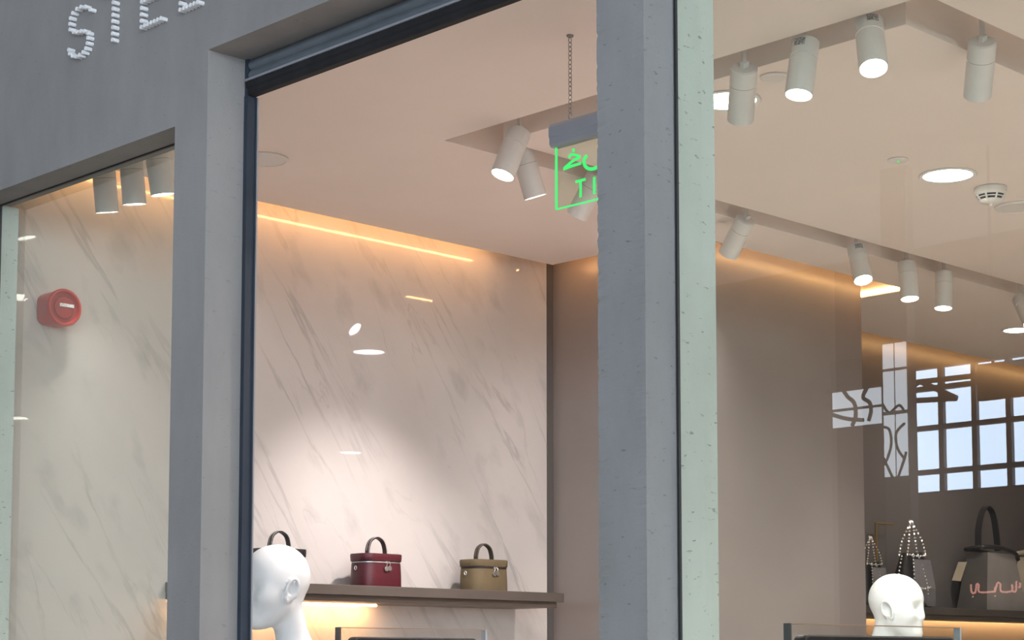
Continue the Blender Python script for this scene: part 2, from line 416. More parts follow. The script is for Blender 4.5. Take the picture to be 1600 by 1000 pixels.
# cove light strips
def led(label, boxes, group='warm light strips in the ceiling coves'):
    o = MB().box(*boxes).build('led_strip', M_LED); return tag(o, label, 'light strip', group)
zl0, zl1 = ZC + 0.008, ZC + 0.014
led('warm light strip in the ceiling cove above the marble wall', (LIP - 0.006, LIP - 0.0005, YB + 0.02, 5.28, zl0, zl1))
led('warm light strip in the cove on the doorway side of the taupe casing', (XM + 0.1, OX - 0.03, OY0 + 0.0005, OY0 + 0.006, zl0, zl1))
led('warm light strip in the cove along the front of the taupe casing', (OX - 0.006, OX - 0.0005, OY0 + 0.03, OY1 - 0.03, zl0, zl1))
led('short bright light strip at the rear end of the taupe casing', (XM + 0.1, OX - 0.03, OY1 - 0.006, OY1 - 0.0005, zl0, zl1 + 0.012))
led('warm light strip in the cove above the far handbag shelf', (LIP - 0.006, LIP - 0.0005, OY1 + 0.03, YEND - 0.1, zl0, zl1))

# ------------------------------------------------------------------ the mall behind the viewer (seen in the glass, lights the shopfront)
struct(MB().box(-30, 16, -23, YW, -0.1, -0.0005).build('floor_mall', M_MALLFLOOR), 'grey mall floor', 'floor')
def mall_window():
    y = -22.1
    w = MB().box(-32, -18.46, y-0.5, y, 0, 9).box(-18.46, 14, y-0.5, y, 0, 4.55).box(-18.46, 14, y-0.5, y, 6.9, 9)
    o = struct(w.build('wall_mall', M_MALLWALL), 'dark mall wall under the steel windows', 'wall')
    zr = [4.55, 4.95, 5.74, 6.45, 6.85, 7.0]
    px = 0.672; x = -18.46; pm = {}
    i = 0
    wn = MB().box(-18.46, 14, y-0.30, y-0.26, 4.55, 6.9).build('window_3', M_MALLDARK); struct(wn, 'steel framed mall window with pale frosted panes', 'window')
    while x + px < 14:
        for k in range(4):
            key = k
            if key not in pm:
                pm[key] = MB().box(0.045, px-0.045, -0.005, 0.005, zr[k]+0.045, zr[k+1]-0.045).mesh('pane'); pm[key].materials.append(M_PANE)
            p = bpy.data.objects.new('pane', pm[key]); COL.objects.link(p); p.parent = wn; p.location = (x, y-0.2, 0)
        x += px; i += 1
    fr = MB()
    xx = -18.46
    while xx <= 14:
        fr.box(xx-0.05, xx+0.05, y-0.2, y-0.1, 4.55, 6.9); xx += px
    for z in zr[:-1]: fr.box(-18.46, 14, y-0.21, y-0.09, z-0.045, z+0.045)
    fr.build('steel_frame', M_MALLDARK, wn)
mall_window()
# unseen glowing end wall, added to brighten the reveals from the right
e = struct(MB().box(15.5, 15.7, -20, 2.6, 0, 1.0).box(15.5, 15.7, -20, 2.6, 6.5, 9).build('wall_added_end', M_MALLWALL), 'added unseen end wall holding glowing panes for side light', 'wall')
for k in range(9):
    for r_ in range(2):
        y0 = -19.6 + k * 2.45
        MB().box(15.58, 15.6, y0, y0 + 2.3, 1.05 + r_*2.7, 3.65 + r_*2.7).build('pane', M_ENDFILL, e)

# ------------------------------------------------------------------ roller shutter
sh = thing('roller_shutter', 'raised dark roller shutter under the doorway lintel', 'shutter', (XP1, 3.0, 0))
L = XC0 - XP1
pr = []
m = MB()
for k in range(2):                                       # two slats of the curtain still hanging out
    z0 = 3.1745 + k*0.03
    prof = [(-0.006, 0), (-0.014, 0.008), (-0.015, 0.016), (-0.010, 0.026), (-0.006, 0.03), (0.004, 0.03), (0.004, 0)]
    MB().loft([[(x, a, z0 + b) for a, b in prof] for x in (0.014, L - 0.014)]).build('slat', M_SHUT_GREY, sh, smooth=True)
MB().box(0.014, L-0.014, -0.026, 0.008, 3.168, 3.1745).build('rail_lip', M_ALU, sh)
prof = [(-0.022, 3.168), (-0.022, 3.152), (-0.017, 3.148), (-0.017, 3.138), (-0.012, 3.131), (0.012, 3.131), (0.017, 3.138), (0.017, 3.168)]
MB().loft([[(x, a, b) for a, b in prof] for x in (0.012, L - 0.012)]).build('bottom_rail', M_SHUT_BLACK, sh, bevel=0.002)
for x0, s in ((0.0, 1), (L, -1)):
    g = MB(); a, b = sorted((x0 + s*0.0005, x0 + s*0.012))
    a2, b2 = sorted((x0 + s*0.0005, x0 + s*0.016))
    g.box(a, b, -0.016, 0.016, 0, ZL); g.box(a2, b2, -0.018, -0.012, 0, 3.13); g.box(a2, b2, 0.012, 0.016, 0, 3.13)
    gd = g.build('guide_rail', M_NAVY, sh)
    MB().box(*(sorted((x0 + s*0.0005, x0 + s*0.0165))), 0.0162, 0.021, 0, 3.13).build('guide_edge', M_ALU, gd)

# ------------------------------------------------------------------ shop sign letters made of pegs
BZ = 3.372; PT = 0.0188
S_PTS = [(-4.695,3.496),(-4.722,3.512),(-4.747,3.518),(-4.77,3.518),(-4.793,3.511),(-4.805,3.498),(-4.808,3.481),(-4.806,3.463),(-4.786,3.45),(-4.764,3.445),(-4.743,3.442),(-4.723,3.437),(-4.706,3.427),(-4.704,3.412),(-4.706,3.396),(-4.714,3.382),(-4.729,3.374),(-4.748,3.37),(-4.767,3.37),(-4.79,3.377),(-4.806,3.388),(-4.811,3.401)]
def col_(x, n, z0=BZ): return [(x, z0 + PT*i) for i in range(n)]
def row_(x, z, n, p=0.0165): return [(x + p*i, z) for i in range(n)]
T_PTS = col_(-4.567, 8) + [(-4.567 + 0.0175*k, BZ + PT*7.8) for k in (-3, -2, -1, 1, 2, 3)]
E_PTS = col_(-4.416, 9) + row_(-4.398, BZ, 6) + row_(-4.398, BZ + PT*4, 4) + row_(-4.398, BZ + PT*8, 6)
L_PTS = col_(-4.220, 9) + row_(-4.202, BZ, 5)
peg_me = MB().lathe([(0.0062, 0.0), (0.0062, 0.021), (0.0056, 0.0222)], 10, axis='y').mesh('peg'); peg_me.materials.append(M_PEG)
for ch, pts in (('S', S_PTS), ('T', T_PTS), ('E', E_PTS), ('L', L_PTS)):
    t = thing('sign_letter', f'letter {ch} of small white pegs on the grey shopfront fascia', 'sign letter', (pts[0][0], YF, BZ), 0, 'peg letters of the shop sign')
    for x, z in pts:
        p = bpy.data.objects.new('peg', peg_me); COL.objects.link(p); p.parent = t
        p.location = (x - pts[0][0], -0.0215, z - BZ)

# ------------------------------------------------------------------ track spots
SPOT_R, SPOT_L = 0.0385, 0.165
def spot(P, d, label, ztop=ZT, sticker=None, lit=True, power=1.0, cone=78):
    P = Vector(P); d = Vector(d).normalized()
    t = thing('ceiling_spotlight', label, 'spotlight', (P.x, P.y, ztop), 0, 'white cylinder spotlights on the ceiling')
    q = Vector((0, 0, -1)).rotation_difference(d); R = q.to_matrix().to_4x4()
    T = Matrix.Translation(P - t.location) @ R           # local frame of the barrel, -Z is the beam
    def put(mb, name, m_, smooth=True, par=t, label=None):
        mb.v = [tuple(T @ Vector(v)) for v in mb.v]
        return mb.build(name, m_, par, smooth=smooth, label=label)
    cap = put(MB().lathe([(0.012, 0.001), (SPOT_R - 0.004, 0.0), (SPOT_R, -0.004), (SPOT_R, -0.052)], 32), 'barrel_cap', M_LAMPWHITE)
    put(MB().lathe([(SPOT_R - 0.0012, -0.051), (SPOT_R - 0.0012, -0.0545)], 32, caps=False), 'seam', M_LAMPINK)
    z1 = -SPOT_L; r = SPOT_R
    put(MB().lathe([(r, -0.0535), (r, z1), (r - 0.0025, z1), (r - 0.0035, z1 + 0.006), (r - 0.006, z1 + 0.012)], 32, caps=False), 'barrel', M_LAMPWHITE)
    put(MB().lathe([(0.0005, z1 + 0.0035), (r - 0.0032, z1 + 0.0035), (r - 0.0032, z1 + 0.005), (0.0005, z1 + 0.005)], 28, caps=False), 'lens', M_DISC if lit else M_LAMPINK, smooth=False)
    # stem: from the recess down to the top of the cap
    top = Vector((0, 0, 0)); a = P - t.location
    MB().lathe([(0.0075, 0.0), (0.0075, a.z + 0.012)], 12, (a.x, a.y, 0)).build('stem', M_LAMPWHITE, t, smooth=True)
    put(MB().box(-0.007, 0.007, -0.012, 0.012, -0.004, 0.016), 'swivel', M_LAMPWHITE, smooth=False)
    if sticker is not None:
        sd = q.inverted() @ Vector(sticker); a0 = math.atan2(sd.y, sd.x); w = 0.42; n = 8
        pts0 = [((r+0.0006)*math.cos(a0-w+2*w*k/n), (r+0.0006)*math.sin(a0-w+2*w*k/n)) for k in range(n+1)]
        put(MB().loft([[(x, y, -0.010) for x, y in pts0], [(x, y, -0.032) for x, y in pts0]], False, False), 'sticker', M_STICK)
    if lit:
        l = bpy.data.lights.new('spot_beam', 'SPOT'); l.energy = P_SPOT * power; l.color = LAMP_SPOT; l.spot_size = math.radians(cone); l.spot_blend = 1.0; l.shadow_soft_size = 0.03
        lo = bpy.data.objects.new('spot_beam', l); COL.objects.link(lo); lo.parent = t
        lo.location = (P - t.location) + d * (SPOT_L + 0.006); lo.rotation_mode = 'QUATERNION'; lo.rotation_quaternion = q
    return t
CAMD = (0.70, -0.70, -0.25)
spot((-4.063,4.02,3.237), (-0.10,-0.367,-0.93), 'lit spotlight leaning left at the corner of the ceiling recess', power=1.8)
spot((-4.27,4.234,3.262), (0.06,0.33,-0.93), 'lit spotlight leaning right behind the corner spotlight')
spot((-4.27,4.61,3.248), (-0.585,-0.05,-0.81), 'spotlight seen through the green exit sign', power=3.4, cone=60)
spot((-3.16,4.02,3.230), (-0.496,0.508,-0.704), 'spotlight turned away, beside the concrete column, in front of a downlight')
spot((-2.946,4.02,3.254), (0.0,-0.214,-0.977), 'lit spotlight with a printed sticker, middle of the front recess', sticker=(0.2,-0.95,-.2))
spot((-2.74,4.02,3.257), (0.276,-0.288,-0.917), 'brightest spotlight, its round lens turned to the viewer', sticker=(0.75,-0.65,-.2), power=.8)
spot((-2.59,4.34,3.243), (-0.447,0.542,-0.711), 'spotlight turned away, top right beside the pale recess face')
spot((-4.28,5.446,3.235), (-0.702,0.209,-0.68), 'spotlight tilted left above the taupe wall casing', power=0.5)
spot((-4.28,6.164,3.241), (0.339,-0.214,-0.916), 'lit spotlight with sticker in front of the short bright cove strip', sticker=(0.75,-0.65,-.2), power=0.35)
spot((-4.28,6.529,3.234), (0.134,-0.10,-0.963), 'lit upright spotlight right of the short bright cove strip', power=0.5)
spot((-4.28,6.814,3.236), (0.03,-0.12,-0.971), 'second lit upright spotlight right of the bright cove strip')
spot((-4.28,7.444,3.21), (0.505,-0.303,-0.808), 'spotlight at the right edge, far corner of the recess')
spot((-5.238,3.23,3.213), (-0.11,0.19,-0.98), 'leftmost spotlight behind the narrow window', ZC, power=0.22)
spot((-5.072,3.23,3.210), (-0.09,0.17,-0.98), 'middle spotlight of three behind the narrow window', ZC, power=0.22)
spot((-4.927,3.23,3.214), (-0.02,0.20,-0.98), 'spotlight behind the narrow window next to the grey pier', ZC, power=0.22)

# ------------------------------------------------------------------ recessed downlights and ceiling devices
def downlight(x, y, label, r=0.085, power=1.0):
    t = thing('downlight', label, 'downlight', (x, y, ZC), 0, 'round recessed downlights')
    MB().lathe([(r, -0.001), (r + 0.014, -0.001), (r + 0.016, -0.004), (r + 0.012, -0.007), (r, -0.005)], 36, caps=False).build('rim', M_WHITEPL, t, smooth=True)
    MB().lathe([(0.0005, -0.0035), (r, -0.0035), (r, -0.0015), (0.0005, -0.0015)], 36, caps=False).build('lens', M_DISC, t)
    l = bpy.data.lights.new('downlight_beam', 'SPOT'); l.energy = P_DOWN * power; l.color = LAMP; l.spot_size = math.radians(150); l.spot_blend = 0.8; l.shadow_soft_size = 0.07
    lo = bpy.data.objects.new('downlight_beam', l); COL.objects.link(lo); lo.parent = t; lo.location = (0, 0, -0.02)
    return t
downlight(-3.422, 4.274, 'bright round downlight half hidden beside the concrete column')
downlight(-3.426, 5.492, 'bright round downlight next to the smoke detector', power=0.6)
downlight(-3.40, 6.40, 'downlight beyond the smoke detector, outside the picture, mirrored in marble', power=0.45)
downlight(-4.815, 8.342, 'bright small downlight at the right edge above the far shelf', r=0.07, power=0.3)
for x, y, w in ((-1.6, 4.6, 'nearer the glass, in the row next to the lamp recess'), (-1.7, 6.4, 'farther from the glass, next to the lamp recess'), (0.4, 4.6, 'nearest both the glass and the right wall'),
                (0.4, 6.4, 'midway along the right wall'), (0.4, 9.4, 'in the rear right corner of the shop')):
    downlight(x, y, 'round downlight ' + w)  # fill lamps added outside the view to brighten the shop

def plate(x, y, label, name, r, m_=M_WHITEPL, cat='ceiling plate'):
    t = thing(name, label, cat, (x, y, ZC))
    MB().lathe([(r - 0.006, -0.0005), (r, -0.001), (r, -0.005), (r - 0.008, -0.009), (r - 0.010, -0.007)], 36, caps=False).build('rim', m_, t, smooth=True)
    MB().lathe([(0.0005, -0.006), (r - 0.009, -0.007)], 36, caps=False).build('grille', M_LAMPWHITE, t)
    return t
plate(-4.93, 3.66, 'flat round ceiling speaker left of the doorway top', 'ceiling_speaker', 0.085, cat='speaker')
plate(-3.486, 6.062, 'round ceiling plate beside the smoke detector at right edge', 'ceiling_speaker', 0.085, cat='speaker')
plate(-3.186, 4.193, 'pale oval ceiling plate behind the front spotlights', 'ceiling_plate', 0.042)
s_ = thing('ceiling_sensor', 'small flat ceiling sensor with a green light', 'sensor', (-3.437, 5.201, ZC))
MB().lathe([(0.034, -0.0005), (0.036, -0.003), (0.030, -0.007), (0.012, -0.009), (0.0005, -0.009)], 28, caps=False).build('cover', M_WHITEPL, s_, smooth=True)
MB().lathe([(0.004, -0.009), (0.004, -0.0115), (0.0005, -0.012)], 10, (0.006, -0.006, 0)).build('indicator', M_GREEN, s_)

sd = thing('smoke_detector', 'white slotted smoke detector on the ceiling', 'smoke detector', (-3.414, 5.752, ZC))
MB().lathe([(0.052, -0.0005), (0.057, -0.002), (0.058, -0.022), (0.054, -0.026)], 36, caps=False).build('base', M_WHITEPL, sd, smooth=True)
MB().lathe([(0.054, -0.026), (0.048, -0.030), (0.036, -0.050), (0.0005, -0.050)], 36, caps=False).build('chamber', M_BLACK, sd, smooth=True)
MB().lathe([(0.0545, -0.026), (0.0525, -0.030), (0.050, -0.030)], 36, caps=False).lathe([(0.0475, -0.036), (0.046, -0.0395), (0.044, -0.0385)], 36, caps=False).build('ring', M_WHITEPL, sd, smooth=True)
for k in range(8):
    a = 2*PI*k/8 + 0.2; c_, s2 = math.cos(a), math.sin(a)
    MB().tube([(0.053*c_, 0.053*s2, -0.027), (0.048*c_, 0.048*s2, -0.036), (0.037*c_, 0.037*s2, -0.050)], 0.0035, 6).build('rib', M_WHITEPL, sd)
MB().lathe([(0.041, -0.046), (0.037, -0.053), (0.020, -0.060), (0.009, -0.062), (0.007, -0.068), (0.0005, -0.070)], 28, caps=False).build('tip', M_WHITEPL, sd, smooth=True)

# ------------------------------------------------------------------ exit sign
EXY = 3.517
ex = thing('exit_sign', 'green lit acrylic exit sign hanging on chains beside the column', 'exit sign', (-3.25, EXY, ZC))
def W(x, z, dy=0.0): return (x + 3.25, dy, z - ZC)
hx0, hx1 = -3.423, -3.075
prof = [(-0.012, 2.948), (-0.018, 2.955), (-0.018, 2.972), (-0.021, 2.976), (-0.021, 3.002), (-0.015, 3.012), (0.015, 3.012), (0.021, 3.002), (0.021, 2.976), (0.018, 2.972), (0.018, 2.955), (0.012, 2.948)]
MB().loft([[W(x, b, a) for a, b in prof] for x in (hx0, hx1)]).build('housing', M_ALU, ex, bevel=0.0015)
px0, px1, pz0, pz1 = -3.413, -3.085, 2.778, 2.95
pn = MB().box(px0+3.25, px1+3.25, -0.003, 0.003, pz0-ZC, pz1-ZC).build('panel', M_ACRYLG, ex)
eg = MB()
w_ = 0.0011
eg.box(px0+3.25-w_, px0+3.25+w_, -0.0034, 0.0034, pz0-ZC, pz1-ZC).box(px1+3.25-w_, px1+3.25+w_, -0.0034, 0.0034, pz0-ZC, pz1-ZC).box(px0+3.25, px1+3.25, -0.0034, 0.0034, pz0-ZC-w_, pz0-ZC+w_)
eg.build('lit_edge', M_GREEN, ex)
def stroke(mb, pts, w, y=0.0045, n=6, mapf=W):
    P = smoothpath([mapf(x, z, y) for x, z in pts], n); rings = []
    for i, p in enumerate(P):
        a = P[max(0, i-1)]; c = P[min(len(P)-1, i+1)]; t = (c - a).normalized(); nn = Vector((t.z, 0, -t.x))
        rings.append([p + nn*w/2 + Vector((0, -0.0012, 0)), p - nn*w/2 + Vector((0, -0.0012, 0)), p - nn*w/2 + Vector((0, 0.0012, 0)), p + nn*w/2 + Vector((0, 0.0012, 0))])
    mb.loft(rings)
# the word is read from inside the shop, so from the street it stands mirrored
gl = MB(); stroke(gl, [(-3.371,2.914),(-3.358,2.920),(-3.340,2.913),(-3.330,2.907),(-3.350,2.903),(-3.372,2.895),(-3.388,2.886),(-3.360,2.888),(-3.325,2.889)], 0.007)
stroke(gl, [(-3.356,2.933),(-3.349,2.929)], 0.008, n=2)
stroke(gl, [(-3.303,2.906),(-3.313,2.897),(-3.312,2.882),(-3.298,2.869),(-3.280,2.865),(-3.260,2.868)], 0.009)
stroke(gl, [(-3.246,2.886),(-3.236,2.898),(-3.224,2.892),(-3.230,2.880),(-3.244,2.884),(-3.240,2.868),(-3.220,2.862),(-3.204,2.866)], 0.007)
stroke(gl, [(-3.190,2.900),(-3.170,2.904),(-3.146,2.898),(-3.170,2.894),(-3.188,2.880),(-3.176,2.862),(-3.150,2.860),(-3.136,2.868)], 0.007)
stroke(gl, [(-3.166,2.880),(-3.160,2.877)], 0.008, n=2)
gl.build('arabic_word', M_GREEN, ex)
def letter(name, segs):
    mb = MB()
    for s in segs: stroke(mb, s, 0.0068, n=1)
    mb.build(name, M_GREEN, ex)
tz, bz = 2.842, 2.796
letter('letter_t', [[(-3.345,tz),(-3.309,tz)], [(-3.327,tz),(-3.327,bz)]])
letter('letter_i', [[(-3.277,tz),(-3.277,bz)]])
letter('letter_x', [[(-3.252,tz),(-3.215,bz)], [(-3.215,tz),(-3.252,bz)]])
letter('letter_e', [[(-3.165,tz),(-3.165,bz)], [(-3.165,tz-.003),(-3.192,tz-.003)], [(-3.165,(tz+bz)/2),(-3.188,(tz+bz)/2)], [(-3.165,bz+.003),(-3.192,bz+.003)]])
for cxx in (-3.360, -3.14):
    ch = MB(); z = 3.243; k = 0
    ch.lathe([(0.010, 3.2495-ZC), (0.009, 3.245-ZC), (0.002, 3.243-ZC)], 12, (cxx+3.25, 0, 0))
    while z > 3.045:
        h = 0.0075; ring = []
        for j in range(12):
            a = 2*PI*j/12; u, v = 0.0042*math.cos(a), h*math.sin(a)
            ring.append((cxx+3.25 + (u if k % 2 else 0.3*u), (0.3*u if k % 2 else u), z - h - ZC + v))
        ch.tube(ring, 0.0011, 5, closed=True); z -= 0.0122; k += 1
    ch.build('chain', M_CHAIN, ex, smooth=True)
    MB().tube(smoothpath([W(cxx, 3.036), W(cxx-.006, 3.03), W(cxx-.006, 3.022), W(cxx, 3.016), W(cxx, 3.010)], 4), 0.0013, 6).tube(smoothpath([W(cxx, 3.036), W(cxx+.006, 3.03), W(cxx+.005, 3.024)], 4), 0.0013, 6).build('hook', M_CHAIN, ex, smooth=True)

# ------------------------------------------------------------------ red alarm sounder on the marble
al = thing('alarm_sounder', 'round red fire alarm sounder on the marble wall', 'alarm', (XM, 3.212, 2.748))
R0 = 0.063
rings = []
for x, w, r in ((0.0005, 0.108, 0.03), (0.012, 0.112, 0.035), (0.05, 0.118, 0.05), (0.072, 0.122, 0.06)):
    rings.append([(x, p[0], p[1]) for p in rrect(w, w, r, 0, 8)])
MB().loft(rings).build('back_box', M_RED, al, smooth=True)
MB().lathe([(0.058, 0.070), (R0, 0.072), (R0 + 0.001, 0.090), (R0 - 0.002, 0.094), (R0 - 0.008, 0.094), (R0 - 0.012, 0.082)], 40, axis='x', caps=False).build('rim', M_RED, al, smooth=True)
MB().lathe([(R0 - 0.011, 0.0825), (0.040, 0.0825), (0.036, 0.088), (0.0005, 0.091)], 40, axis='x', caps=False).build('dome', M_REDDARK, al, smooth=True)
MB().box(0.0905, 0.0925, -0.020, 0.034, 0.002, 0.013).build('label_strip', M_LABEL, al, label='white printed strip')

# ------------------------------------------------------------------ shelves
SHZ = 1.838
def shelf(y0, y1, label, ledy, hidden=False):
    t = thing('wall_shelf', label, 'shelf', (XM, (y0+y1)/2, SHZ))
    a, b = y0 - (y0+y1)/2, y1 - (y0+y1)/2
    MB().box(0.001, 0.285, a, b, -0.037, 0).build('board', M_SHELF, t, bevel=0.0015)
    MB().box(0.09 if hidden else 0.001, 0.268, a + 0.002, b - 0.026, -0.0605, -0.0375).build('under_channel', M_SHELF2, t, bevel=0.001)
    MB().box(0.05, 0.062, a + 0.05, ledy - (y0+y1)/2, *((-0.050, -0.044) if hidden else (-0.0675, -0.0607))).build('led_strip', M_LED2, t, label='warm light strip under the shelf')
    return t
shelf(3.69, 5.435, 'dark bronze wall shelf under the vanity bags on marble', 4.62)
shelf(6.95, 11.0, 'dark bronze wall shelf under the handbags on the right', 10.9, True)

# ------------------------------------------------------------------ vanity bags
def vanity(y, label, body_m, strap_m, zip_m, x=-5.375, disc=True):
    t = thing('vanity_bag', label, 'handbag', (x, y, SHZ), 0, 'vanity bags on the marble shelf')
    w, d = 0.128, 0.196                                   # x depth, y width
    R = lambda s, z, k=0.0: rrect(w*s + k, d*s + k, min(0.046, w*s/2 - 0.001), z, 8)
    MB().loft([R(0.99, 0.0), R(1.0, 0.003), R(0.99, 0.05), R(0.97, 0.090)]).build('body', body_m, t, smooth=True)
    zb = MB().loft([R(0.96, 0.0902), R(0.96, 0.0998)]).build('zip_tape', strap_m, t, smooth=True)
    MB().loft([R(0.965, 0.0932), R(0.978, 0.0942), R(0.978, 0.0958), R(0.965, 0.0968)]).build('zip_teeth', zip_m, zb, smooth=True)
    MB().loft([R(0.985, 0.1), R(1.0, 0.102), R(1.012, 0.122), R(1.0, 0.128), R(0.985, 0.1275), R(0.95, 0.1245)]).build('lid', body_m, t, smooth=True)
    # handle
    P = smoothpath([(0, -0.044, 0.124), (0, -0.042, 0.150), (0, -0.030, 0.178), (0, 0.0, 0.192), (0, 0.030, 0.178), (0, 0.042, 0.150), (0, 0.044, 0.124)], 6)
    nd = [(0, p.y, max(0.0, p.z - 0.135)) if i not in (0,) else (0, -1, 0) for i, p in enumerate(P)]
    h = MB().ribbon(P, (1, 0, 0), 0.021, nd, 0.0055).build('handle', strap_m, t, smooth=True)
    st = MB()
    for i, p in enumerate(smoothpath([tuple(q) for q in P], 2)):
        for sx in (-1, 1): st.bead((p.x + sx*0.0095, p.y*1.02, p.z + 0.0028), 0.0022, (1, 1, 1))
        if p.y < 0.01 and i % 2 == 0 and p.z > 0.14: st.bead((0, p.y*1.07 - 0.001, p.z + 0.0032), 0.0026, (1.6, .8, .8))
    st.build('chain_stitch', M_CHAIN if not disc else M_STITCH, h)
    for sy in (-1, 1): MB().loft([rrect(0.028, 0.034, 0.01, 0.1246, 4), rrect(0.026, 0.032, 0.01, 0.1285, 4)]).build('handle_tab', strap_m, t, loc=(0, sy*0.05, 0))
    # zip pulls and discs on the front, ring at the end
    fx = w/2
    MB().box(fx-0.004, fx+0.003, -0.005, 0.002, 0.091, 0.099).box(fx-0.004, fx+0.003, 0.006, 0.013, 0.091, 0.099).build('slider', M_SILVER, t, bevel=0.001)
    for yy, zz in ((-0.005, 0.070), (0.011, 0.0725)):
        pu = MB().tube([(fx+0.003, yy+0.003, 0.094), (fx+0.005, yy+0.002, 0.087), (fx+0.0045, yy, zz+0.010)], 0.0012, 6).build('pull', M_SILVER, t)
        MB().lathe([(0.0005, 0), (0.0092, 0), (0.010, 0.0012), (0.0092, 0.0025), (0.0005, 0.0025)], 20, (fx+0.0035, yy, zz), 'x', False).build('charm', M_SILVER if disc else M_CHAIN, pu, smooth=True)
    ry = -d/2
    ring = [(0.006*math.cos(a), ry - 0.003, 0.073 + 0.0075*math.sin(a)) for a in [2*PI*k/14 for k in range(14)]]
    MB().tube(ring, 0.0015, 6, closed=True).build('side_ring', M_SILVER, t, smooth=True)
    MB().box(-0.004, 0.004, ry - 0.002, ry + 0.004, 0.078, 0.088).build('ring_tab', body_m, t)
    return t
vanity(4.083, 'black vanity bag half hidden behind the white mannequin head', M_BLK, M_BLK, M_SILVER)
vanity(4.545, 'burgundy vanity bag with a dark arched handle on the shelf', M_BURG, M_BURGD, M_SILVER)
vanity(5.113, 'olive tan vanity bag near the right end of the shelf', M_TAN, M_TAND, M_BURGD, disc=False)

# ------------------------------------------------------------------ mannequins (smooth signed-distance body, surface nets)
def surface_nets(F, org, h):
    nx, ny, nz = F.shape
    ins = F < 0
    cnt = np.zeros((nx-1, ny-1, nz-1)); acc = np.zeros((nx-1, ny-1, nz-1, 3))
    cs = [(i, j, k) for i in (0, 1) for j in (0, 1) for k in (0, 1)]
    def sub(A, c): return A[c[0]:nx-1+c[0], c[1]:ny-1+c[1], c[2]:nz-1+c[2]]
    for a in cs:
        for ax in range(3):
            if a[ax]: continue
            b = list(a); b[ax] = 1; fa, fb = sub(F, a), sub(F, b)
            x = (fa < 0) != (fb < 0); t = np.where(x, fa / np.where(x, fa - fb, 1), 0)
            cnt += x
            for q in range(3): acc[..., q] += np.where(x, a[q] + (t if q == ax else 0), 0)
    act = cnt > 0; idx = -np.ones(act.shape, int); idx[act] = np.arange(act.sum())
    I = np.argwhere(act); V = (I + acc[act] / cnt[act][:, None]) * h + np.array(org)
    faces = []
    for ax in range(3):
        o1, o2 = [(1, 2), (2, 0), (0, 1)][ax]
        s0 = [slice(1, -1)]*3; s0[ax] = slice(0, -1); s1 = [slice(1, -1)]*3; s1[ax] = slice(1, None)
        A, B = ins[tuple(s0)], ins[tuple(s1)]
        P = np.argwhere(A != B); 
        if not len(P): continue
        fl = A[A != B]
        off = np.array([1, 1, 1]); off[ax] = 0; G = P + off
        def c(d1, d2):
            Q = G.copy(); Q[:, o1] -= d1; Q[:, o2] -= d2; return idx[Q[:, 0], Q[:, 1], Q[:, 2]]
        q = np.stack([c(1, 1), c(0, 1), c(0, 0), c(1, 0)], 1)
        q[~fl] = q[~fl][:, ::-1]; faces.append(q)
    return V, np.concatenate(faces)

